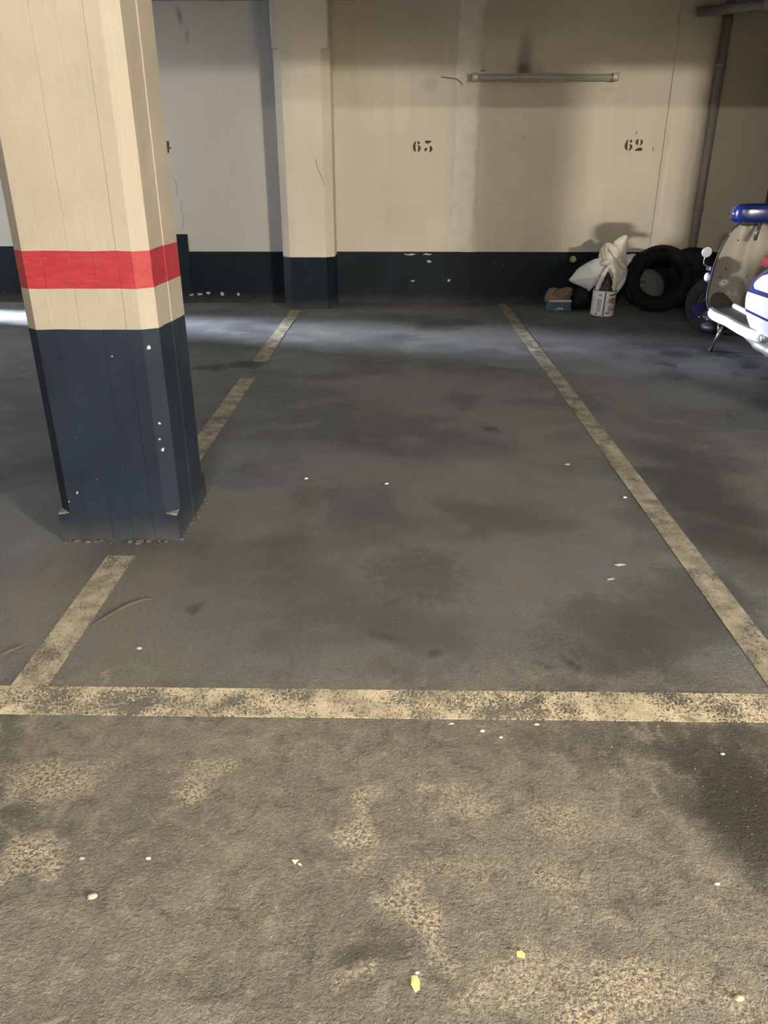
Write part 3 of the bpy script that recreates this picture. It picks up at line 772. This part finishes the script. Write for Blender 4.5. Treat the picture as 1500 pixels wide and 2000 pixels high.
# stands on the floor and leans back against the wall
lean = Matrix.Rotation(R(-10), 4, 'Z') @ Matrix.Rotation(R(90 + 9), 4, 'X')
tyre('car_tyre', 'black car tyre leaning upright against the back wall', .306, .19, .190, Matrix.Translation((2.585, 7.90, .309 + .012)) @ lean)
dk = empty('wheel_cover', (2.60, 8.22, .30), 'pale grey round plastic disc seen through the hole of the tyre', 'disc')
M_DISC = plain('pale_grey_plastic', (.065, .072, .068), .6, var=.12, scale=14)
MB().lathe([(.001, .0), (.09, .004), (.165, .0), (.185, -.008), (.185, -.016), (.001, -.012)], 40).build('disc', M_DISC, dk, True)
MB().box(-.055, -.015, .045, .06, .0, .006).build('slot', M_BLACK, dk)
dk.rotation_euler = (R(80), 0, R(-14)); dk.location = (2.53, 8.13, .205)

# ================================================================== the scooter
SX, SY = 2.75, 6.0
sc = empty('motor_scooter', (SX, SY, 0), 'vintage scooter with blue headset, beige leg shield and blue and white side panels', 'scooter')
S = Vector((SX, SY, 0))
def glossy(n, c, r=.25): return plain(n, c, r, var=.04, coat=.4)
M_SBLUE = glossy('scooter_blue_paint', (0.006, .014, .115)); M_SPURPLE = glossy('panel_violet_blue_paint', (0.026, .024, .15)); M_SWHITE = glossy('scooter_white_paint', (0.74, .74, .78), .3)
M_BEIGE = plain('beige_leg_shield_paint', (0.36, .335, .28), .35, var=.06, scale=6, coat=.2)
M_MAT = plain('grey_rubber_mat', (0.085, .082, .068), .8, var=.12, scale=25); M_CHROME = plain('chrome', (.75, .75, .75), .08, 1.0, var=.03)
M_REDSEAT = plain('dark_red_vinyl', (.15, .012, .018), .4); M_SBLACK = plain('black_rubber', (.010, .010, .011), .6); M_ALU = plain('brushed_aluminium', (.55, .55, .55), .35, .8)
# leg shield: half width at height, wrapping slightly back at the edges
HW = [(.27, .255), (.33, .262), (.42, .262), (.52, .258), (.62, .252), (.72, .232), (.80, .208), (.87, .178), (.915, .150), (.935, .115)]
def half(z):
    for (a, wa), (b, wb_) in zip(HW, HW[1:]):
        if z <= b: return wa + (wb_ - wa) * (z - a) / (b - a)
    return HW[-1][1]
def shield_pt(u, z, dy=0.0):
    """u -1..1 across, z height"""
    x = u * half(z)
    y = .47 + .10 * max(0, (.55 - z)) * 0 - .12 * (z - .27) * .55        # raked back towards the top
    y -= .085 * abs(u) ** 2.2                                             # wraps back
    y -= .055 * math.exp(-(u / .26) ** 2)                                 # steering column tunnel
    if z < .42: y -= .16 * ((.42 - z) / .15) ** 2 * (1 - .25 * abs(u))     # sweeps into the floor
    return Vector((x, y + dy, z))
nu, nz = 36, 28; v = []; f = []
for s_, dy in ((0, 0.0), (1, .012)):
    for i in range(nz + 1):
        z = .27 + (.935 - .27) * i / nz
        for j in range(nu + 1): v.append(shield_pt(-1 + 2 * j / nu, z, dy))
N = (nu + 1) * (nz + 1)
for s_ in (0, N):
    for i in range(nz):
        for j in range(nu):
            a = s_ + i * (nu + 1) + j; f.append([a, a + 1, a + nu + 2, a + nu + 1])
rim_idx = [i * (nu + 1) for i in range(nz + 1)] + [nz * (nu + 1) + j for j in range(1, nu + 1)] + [i * (nu + 1) + nu for i in range(nz - 1, -1, -1)]
for a, b in zip(rim_idx, rim_idx[1:]): f.append([a, b, b + N, a + N])
sh = link('leg_shield', v, f, M_BEIGE, sc, True)
edge = [shield_pt(-1, .27 + .66 * i / 24, .006) for i in range(25)] + [shield_pt(-1 + 2 * j / 20, .937, .006) for j in range(1, 20)] + [shield_pt(1, .93 - .66 * i / 24, .006) for i in range(25)]
MB().tube(edge, .0085, 8).build('edge_trim', M_SBLACK, sh, True)
for x, y in [(1445,470),(1422,526),(1410,542),(1420,553),(1408,573),(1461,541)]:
    p = at_depth(x, y, 6.38) - S
    p = shield_pt(max(-.95, min(.95, p.x / half(p.z))), p.z, -.003)
    MB().ellipsoid(p, .006, .004, .006, 8, 6).build('rivet', M_SBLACK, sh, True)
# floor: white edged board with a grey mat running up the shield
def board_z(y): return .265 + .03 * max(0, (y - .1)) - .02 * max(0, -y) 
ys = [.31, .24, .15, .05, -.05, -.18, -.32, -.46, -.58, -.64]
xl = [-.255, -.268, -.275, -.27, -.262, -.268, -.275, -.272, -.245, -.19]
rings = []
for y, x in zip(ys, xl):
    z = board_z(y); rings.append([Vector((x, y, z - .03)), Vector((x - .008, y, z)), Vector((x, y, z + .035)), Vector((-x, y, z + .035)), Vector((-x + .008, y, z)), Vector((-x, y, z - .03))])
MB().loft(rings).build('footboard', M_SWHITE, sc)
# mat as a thin lofted sheet lying on the board and curving up the shield
left = []
rows_ = []
for y, x in list(zip(ys, xl))[1:9]:
    z = board_z(y) + .0365
    rows_.append([Vector((x + .018 + (-.05 - x - .018) * k / 8, y, z)) for k in range(9)])
up = []
for z, u0, u1 in ((.315, -.93, -.16), (.34, -.92, -.2), (.37, -.88, -.28), (.395, -.80, -.38), (.408, -.7, -.48)):
    up.append([shield_pt(u0 + (u1 - u0) * k / 8, z, -.006) for k in range(9)])
allr = up[::-1] + rows_
v = [p for r in allr for p in r] + [p + Vector((0, .004, -.006)) for r in allr for p in r]; f = []; n = len(allr) * 9
for i in range(len(allr) - 1):
    for k in range(8):
        a = i * 9 + k; f += [[a, a + 1, a + 10, a + 9], [n + a, n + a + 9, n + a + 10, n + a + 1]]
for i in range(len(allr) - 1):
    for k in (0, 8): a = i * 9 + k; f.append([a, a + 9, n + a + 9, n + a])
for k in range(8): f.append([k, k + 1, n + k + 1, n + k]); a = (len(allr) - 1) * 9 + k; f.append([a, a + 1, n + a + 1, n + a])
link('floor_mat', v, f, M_MAT, sc, True)
MB().rbox(-.055, .055, -.5, .26, .28, .335, .02).build('centre_tunnel', M_BEIGE, sc, True)
MB().tube([(-.062, .30, .322), (-.062, .10, .315), (-.062, -.1, .31)], .021, 10).build('floor_rail', M_SWHITE, sc, True)
MB().rbox(-.25, -.12, -.665, -.60, .225, .285, .02).build('board_end_cap', M_ALU, sc, True)
# side panel: bulged, violet blue with white flashes
def panel_pt(u, z, d=0.0):
    """u 0 front .. 1 rear"""
    lo, hi = .275, .735 - .02 * u
    k = max(0, min(1, (z - lo) / (hi - lo)))
    y = -.335 - .72 * u + .10 * math.sin(math.pi * min(1, k * .9 + .08)) * (1 - u)
    y -= .13 * max(0, k - .72) ** 1.3 / .2 * (1 - u)
    b = (1 - (1 - min(1, u / .22)) ** 2.2) ** .6 * (1 - .72 * max(0, (u - .55) / .45) ** 2)
    x = -.10 - .18 * b * (math.sin(math.pi * (.18 + .70 * k)) ** .6) - d
    return Vector((x, y, lo + (hi - lo) * k))
def panel_sheet(name, fn, m, d, nu=26, nz=20, par=None):
    v = []; f = []
    for i in range(nz + 1):
        for j in range(nu + 1): v.append(panel_pt(*fn(j / nu, i / nz), d))
    for i in range(nz):
        for j in range(nu): a = i * (nu + 1) + j; f.append([a, a + 1, a + nu + 2, a + nu + 1])
    o = link(name, v, f, m, par, True)
    return o
sp = panel_sheet('side_panel', lambda a, b: (a, .275 + .46 * b), M_SPURPLE, 0.0, par=sc)
def flash(z0, z1, u0, r0, r1):
    def fn(a, b):
        z = z0(a) + (z1(a) - z0(a)) * b
        e = max(0, 1 - min(b / r0, (1 - b) / r1, 1)) ** 2
        return (u0 + .05 * e * 1.2 + (1 - u0 - .06 * e) * a, z)
    return fn
panel_sheet('white_flash', flash(lambda a: .565 - .0 * a, lambda a: .672, .22, .3, .3), M_SWHITE, .003, par=sp)
panel_sheet('white_flash', flash(lambda a: .418 - .02 * a, lambda a: .532 + .01 * a, .10, .25, .3), M_SWHITE, .003, par=sp)
panel_sheet('white_flash', flash(lambda a: .276, lambda a: .402 - .02 * a, .0, 9, 9), M_SWHITE, .003, par=sp)
MB().loft([[Vector((w_ * math.copysign(abs(math.cos(a_)) ** .6, math.cos(a_)), y_, zc_ + h_ * math.copysign(abs(math.sin(a_)) ** .6, math.sin(a_)))) for a_ in [2 * math.pi * k_ / 20 for k_ in range(20)]] for y_, w_, h_, zc_ in ((-.40, .10, .17, .48), (-.46, .13, .195, .48), (-.75, .14, .20, .485), (-.98, .135, .19, .475), (-1.08, .115, .17, .455), (-1.13, .08, .13, .43))]).build('rear_body', M_SWHITE, sc, True)
MB().rbox(-.035, .035, -1.15, -1.10, .46, .52, .012).build('tail_lamp', M_REDSEAT, sc, True)
v = [Vector((-p.x, p.y, p.z)) for p in (panel_pt(j / 20, .275 + .425 * i / 14) for i in range(15) for j in range(21))]
link('side_panel', v, [[i*21+j, i*21+j+1, (i+1)*21+j+1, (i+1)*21+j] for i in range(14) for j in range(20)], M_SPURPLE, sc, True)
# saddle
MB().loft([[Vector((x * w_, y_, z_ + zz)) for x, zz in ((-1, .02), (-.9, .06), (-.5, .085), (0, .09), (.5, .085), (.9, .06), (1, .02), (.8, -.01), (0, -.015), (-.8, -.01))]
           for y_, w_, z_ in ((-.09, .05, .688), (-.11, .10, .685), (-.16, .13, .685), (-.30, .135, .685), (-.5, .15, .69), (-.75, .15, .70), (-.82, .10, .70))]).build('saddle', M_REDSEAT, sc, True)
MB().tube([(-.10, -.25, .66), (.10, -.25, .66)], .02, 8).build('saddle_bracket', M_CHROME, sc)
# headset turned a little, with clocks, grips, lever
Hc = Vector((.0, .40, 1.005))
hs = MB().ellipsoid(Hc, .165, .10, .074, 28, 16, .58).build('headset', M_SBLUE, sc, True)
MB().ellipsoid(Hc + Vector((-.165, -.02, .0)), .012, .02, .02, 12, 8).build('end_cap', M_CHROME, hs, True)
MB().ellipsoid(Hc + Vector((.065, -.055, .045)), .045, .035, .02, 16, 10).build('speedometer', plain('clock_glass', (.25, .26, .26), .12), hs, True)
MB().ellipsoid(Hc + Vector((-.01, .0, -.05)), .13, .085, .04, 18, 10).build('lower_cover', plain('headset_underside_grey', (.06, .06, .07), .5), hs, True)
MB().tube([Hc + Vector((.13, -.01, -.01)), Hc + Vector((.31, -.06, -.02))], .021, 12).build('grip', M_SBLACK, hs, True)
MB().ellipsoid(Hc + Vector((.15, -.075, .0)), .018, .018, .018, 10, 8).build('switch_knob', M_CHROME, hs, True)
MB().tube([(-.02, .345, .955), (.03, .33, .925), (.015, .31, .89), (.0, .30, .835)], [.02, .018, .015, .015], 10).build('bag_hook', plain('dark_hook_plastic', (.035, .035, .04), .4), sc, True)
MB().ellipsoid((.0, .298, .83), .016, .016, .014, 10, 8).build('hook_tip', M_SBLACK, sc, True)
MB().tube([(.0, .40, .96), (.0, .50, .30)], .035, 12).build('steering_column', M_BEIGE, sc, True)
# mirror on a bent chrome stalk clamped to the shield edge
mc = at_depth(1380, 492, 6.52) - S
mm = empty_m = MB().lathe([(.001, .012), (.03, .010), (.043, .002), (.046, -.004), (.043, -.006), (.001, -.006)], 28, Matrix.Translation(mc) @ Matrix.Rotation(R(3), 4, 'Z') @ Matrix.Rotation(R(97), 4, 'X') @ Matrix.Rotation(R(180), 4, 'X')).build('mirror', M_SBLACK, sc, True)
MB().lathe([(.001, -.0075), (.041, -.0075), (.041, -.0065), (.001, -.0065)], 28, Matrix.Translation(mc) @ Matrix.Rotation(R(3), 4, 'Z') @ Matrix.Rotation(R(97), 4, 'X') @ Matrix.Rotation(R(180), 4, 'X')).build('mirror_glass', plain('mirror_glass', (.85, .85, .85), .02, 1.0, var=.0), mm)
MB().tube(catmull([mc + Vector((0, .012, -.04)), mc + Vector((-.005, .015, -.08)), mc + Vector((.01, .0, -.105)), mc + Vector((.045, -.04, -.115))], 5), .005, 8).build('mirror_stalk', M_CHROME, mm, True)
p = at_depth(1383, 525, 6.42) - S
MB().rbox(p.x - .015, p.x + .02, p.y - .01, p.y + .01, p.z - .012, p.z + .012, .005).build('mirror_clamp', M_CHROME, mm, True)
p = at_depth(1381, 541, 6.46) - S
MB().ellipsoid(p, .022, .03, .034, 14, 10).build('indicator_lamp', M_SWHITE, sc, True)
# front wheel, steered to the left, blue fender
FW = Vector((-.03, .82, .245)); steer = Matrix.Translation(FW) @ Matrix.Rotation(R(42), 4, 'Z')
def wheel(name, M_):
    w_ = MB().lathe([(.11, -.035), (.14, -.048), (.205, -.05), (.234, -.035), (.244, 0), (.234, .035), (.205, .05), (.14, .048), (.11, .035)], 40, M_ @ Matrix.Rotation(R(90), 4, 'Y'), closed=True).build(name, M_RUBBER, sc, True)
    MB().lathe([(.001, -.045), (.04, -.045), (.05, -.03), (.10, -.022), (.115, -.042), (.12, -.042), (.12, .042), (.115, .042), (.10, .022), (.05, .03), (.04, .045), (.001, .045)], 32, M_ @ Matrix.Rotation(R(90), 4, 'Y')).build('rim', M_SBLACK, w_, True)
    return w_
wheel('front_wheel', steer)
v = []; f = []; na, nb = 26, 10
for s_ in (0, 1):
    for i in range(na + 1):
        a = R(75 + 100 * i / na)
        for j in range(nb + 1):
            b = -1 + 2 * j / nb
            rr = (.285 - .10 * abs(b) ** 3) - .006 * s_
            ext = .078 * math.copysign(abs(b) ** .6, b) * (1 - .08 * s_)
            v.append(steer @ Vector((ext, rr * math.cos(a), rr * math.sin(a) + .01)))
n = (na + 1) * (nb + 1)
for s_ in (0, n):
    for i in range(na):
        for j in range(nb): a = s_ + i * (nb + 1) + j; f.append([a, a + 1, a + nb + 2, a + nb + 1])
link('fender', v, f, M_SBLUE, sc, True)
# fork links with blue covers left of the wheel
def crop(x, y, Y): return at_depth(1330 + x / 8.82, 540 + y / 8.82, Y) - S
MB().prism(catmull([crop(x, y, 6.72) for x, y in [(175,480),(205,452),(300,472),(345,482),(395,425),(450,390),(470,470),(462,560),(430,590),(380,640),(300,680),(220,645),(172,565)]], 4, True), (.02, .05, 0)).build('fork_cover', M_SBLUE, sc, False)
MB().tube(catmull([crop(300, 700, 6.70), crop(310, 690, 6.70), crop(330, 715, 6.70)], 3), .009, 8).build('link_nut', M_CHROME, sc, True)
MB().tube(catmull([crop(385, 700, 6.66), crop(430, 700, 6.66), crop(460, 740, 6.66), crop(525, 765, 6.66)], 4), [.014] * 6 + [.017] * 7, 10).build('fork_link', M_CHROME, sc, True)
MB().ellipsoid(crop(500, 860, 6.62), .07, .10, .035, 16, 10).build('lower_guard', plain('dark_blue_grey_guard', (.025, .03, .05), .5), sc, True)
wheel('rear_wheel', Matrix.Translation((.0, -.62, .245)))
MB().tube(catmull([(-.16, -.25, .20), (-.17, -.45, .18), (-.14, -.60, .165), (-.10, -.80, .16)], 4), [.03] * 4 + [.04] * 4 + [.05] * 4 + [.05], 12).build('exhaust', M_ALU, sc, True)
MB().rbox(-.12, .12, -.5, .2, .17, .24, .03).build('engine_undertray', M_SBLACK, sc, True)
# prop stand
foot = on_floor(1386, 686) - S
top = at_depth(1412, 636, 6.02) - S; top2 = at_depth(1404, 630, 6.06) - S
mid = foot.lerp(top, .62)
ps = MB().tube([foot.lerp(top, .06), foot.lerp(top, .28), foot.lerp(top, .3), top], [.008, .008, .011, .011], 10).build('prop_stand', M_CHROME, sc, True)
MB().tube([mid, top2], .008, 8).build('spring_strut', M_CHROME, ps, True)
MB().tube([foot + Vector((0, 0, .001)), foot.lerp(top, .12)], .014, 10).build('rubber_foot', M_SBLACK, ps, True)

# ================================================================== litter on the floor
M_PAPER = plain('torn_paper', (.72, .68, .56), .8, var=.1); M_YEL = plain('yellow_scrap', (.72, .62, .28), .7, var=.2, scale=60); M_STONE = plain('pale_stone', (.40, .35, .28), .85, var=.3, scale=60)
def scrap(name, x, y, r, m, label, cat, sides=5, asp=.6, rot=0, dome=False, group='litter on the floor'):
    c = on_floor(x, y); rw = r * (c - EYEV).length / FPX
    e_seed = random.Random(int(x * 7 + y))
    mb = MB()
    if dome:
        mb.ellipsoid((0, 0, rw * .35), rw, rw * asp, rw * .42, 10, 7)
        for i, p_ in enumerate(mb.v): mb.v[i] = p_ * (1 + .18 * noise.noise(p_ * (2.2 / rw) + Vector((x, y, 0)))) ; mb.v[i].z = max(0, mb.v[i].z)
    else:
        pl = []
        for k in range(sides):
            a = 2 * math.pi * k / sides + e_seed.uniform(-.25, .25); rr = rw * e_seed.uniform(.75, 1.1)
            pl.append(Vector((rr * math.cos(a), rr * asp * math.sin(a), .0008 + (.12 * rw if k % 2 else 0))))
        mb.prism(pl, (0, 0, .0012))
    o = mb.build(name, m, None, dome); o.location = (c.x, c.y, .0003); o.rotation_euler = (0, 0, rot)
    return tag(o, label, cat, group)
scrap('paper_scrap', 576, 1683, 8, M_PAPER, 'small torn white paper scrap on the sandy foreground', 'paper', 3, .8, .5)
scrap('paper_scrap', 586, 1690, 7, M_PAPER, 'narrow white scrap touching the torn paper in the foreground', 'paper', 4, .4, 2.6)
scrap('yellow_scrap', 1018, 1866, 8, M_YEL, 'pale yellow scrap on the sand at the lower right', 'scrap', 5, 1.2, 1.2)
scrap('yellow_scrap', 811, 1921, 9, M_YEL, 'yellow crumpled shred near the bottom edge', 'scrap', 6, 1.8, .2)
scrap('pebble', 815, 1901, 4, M_PAPER, 'little white pebble above the yellow shred', 'stone', dome=True)
scrap('pebble', 181, 1753, 9, M_STONE, 'largest pale pebble on the left of the foreground', 'stone', dome=True, asp=.7, rot=.4)
scrap('pebble', 942, 1429, 4.5, M_PAPER, 'round white pellet just below the front line', 'stone', dome=True, asp=.9)
scrap('pebble', 978, 1441, 3.5, M_PAPER, 'smaller white pellet right of the round one below the front line', 'stone', dome=True, asp=.9)
scrap('paper_scrap', 881, 1415, 6, M_PAPER, 'thin white sliver close under the front line', 'paper', 4, .35, .1)
scrap('paper_scrap', 1047, 1416, 6, M_PAPER, 'short white chip right under the front line', 'paper', 5, .5, .1)
scrap('pebble', 1400, 1728, 5, M_PAPER, 'white pellet at the right of the foreground', 'stone', dome=True)
scrap('pebble', 1411, 1474, 4, M_PAPER, 'white pellet below the front line at the far right', 'stone', dome=True)
scrap('pebble', 272, 1268, 6, M_STONE, 'pale pebble between the left line and the front line', 'stone', dome=True)
scrap('paper_scrap', 1108, 908, 6, M_PAPER, 'white scrap beside the right line in mid bay', 'paper', 5, .6, .4)
scrap('paper_scrap', 1210, 1104, 13, M_STONE, 'grey streak-like scrap left of the right line', 'scrap', 6, .35, .1)
scrap('paper_scrap', 1193, 1132, 9, M_STONE, 'smaller grey smear-like scrap below the streak', 'scrap', 6, .5, .1)
scrap('pebble', 598, 936, 4, M_PAPER, 'small white pebble in the middle of the bay, left', 'stone', dome=True)
scrap('pebble', 755, 946, 4, M_PAPER, 'small white pebble in the centre of the bay', 'stone', dome=True)
scrap('pebble', 160, 1918 - 240, 5, M_STONE, 'tan pebble on the sandy patch at the left edge', 'stone', dome=True)
scrap('pebble', 1442, 1952, 9, M_STONE, 'tan stone in the bottom right corner', 'stone', dome=True)
scrap('pebble', 290, 1678, 5, M_PAPER, 'pale chip left of the torn paper', 'stone', dome=True)
scrap('pebble', 1220, 973, 4, M_PAPER, 'white chip lying against the right line', 'stone', dome=True)
# uncountable grit
mb = MB(); rg = random.Random(3)
for i in range(520):
    x = rg.uniform(0, 1500); y = 1400 + 600 * rg.random() ** .9 if rg.random() < .72 else rg.uniform(620, 1400)
    c = on_floor(x, y)
    if PX0 - .02 < c.x < PX1 + .02 and PY0 - .02 < c.y < 3.2: continue
    r = rg.uniform(.4, 1.35) * (c - EYEV).length / FPX * (1.2 if y > 1400 else .8)
    pts = []
    for k in range(5):
        a = k * 1.2566 + rg.uniform(-.3, .3); pts.append((c.x + r * math.cos(a), c.y + r * math.sin(a), .0004))
    mb.add(pts + [(c.x, c.y, r * .9)], [[k, (k + 1) % 5, 5] for k in range(5)])
g = mb.build('floor_grit', plain('pale_grit', (.30, .26, .20), .85, var=.5, scale=300)); tag(g, 'pale grit scattered over the garage floor', 'grit', kind='stuff')
# broken lip of an old floor repair by the left line
def lip(pts, w):
    c = catmull([on_floor(x, y) for x, y in pts], 8); v = []; f = []
    for i, p_ in enumerate(c):
        k = math.sin(math.pi * i / (len(c) - 1)) ; h = .007 * k + .001; n_ = noise.noise(p_ * 20) * .006
        v += [(p_.x, p_.y - w * k + n_, .0002), (p_.x, p_.y + n_, h), (p_.x, p_.y + w * 1.6 * k + n_ + .004, .0002)]
    for i in range(len(c) - 1):
        for j in range(2): a = 3 * i + j; f.append([a, a + 1, a + 4, a + 3])
    return link('concrete_lip', v, f, plain('lip_concrete', (.085, .078, .065), .85, var=.3, scale=60), fl, True)
lip([(172,1226), (205,1207), (232,1192), (262,1178), (292,1170), (305,1173)], .006)
lip([(0,1280), (25,1270), (48,1260)], .005)
# hairline cracks in the left wall
for pts in [[(333,343),(342,352),(346,368),(345,383)], [(354,395),(355,412),(359,425),(356,450)], [(617,310),(619,326),(628,345),(634,362)]]:
    Yd = WY - .001 if pts[0][0] < 500 else 7.995
    MB().tube([at_depth(x, y, Yd) for x, y in pts], .0025, 5).build('crack', plain('crack_shadow', (.22, .2, .19), .9), wb)
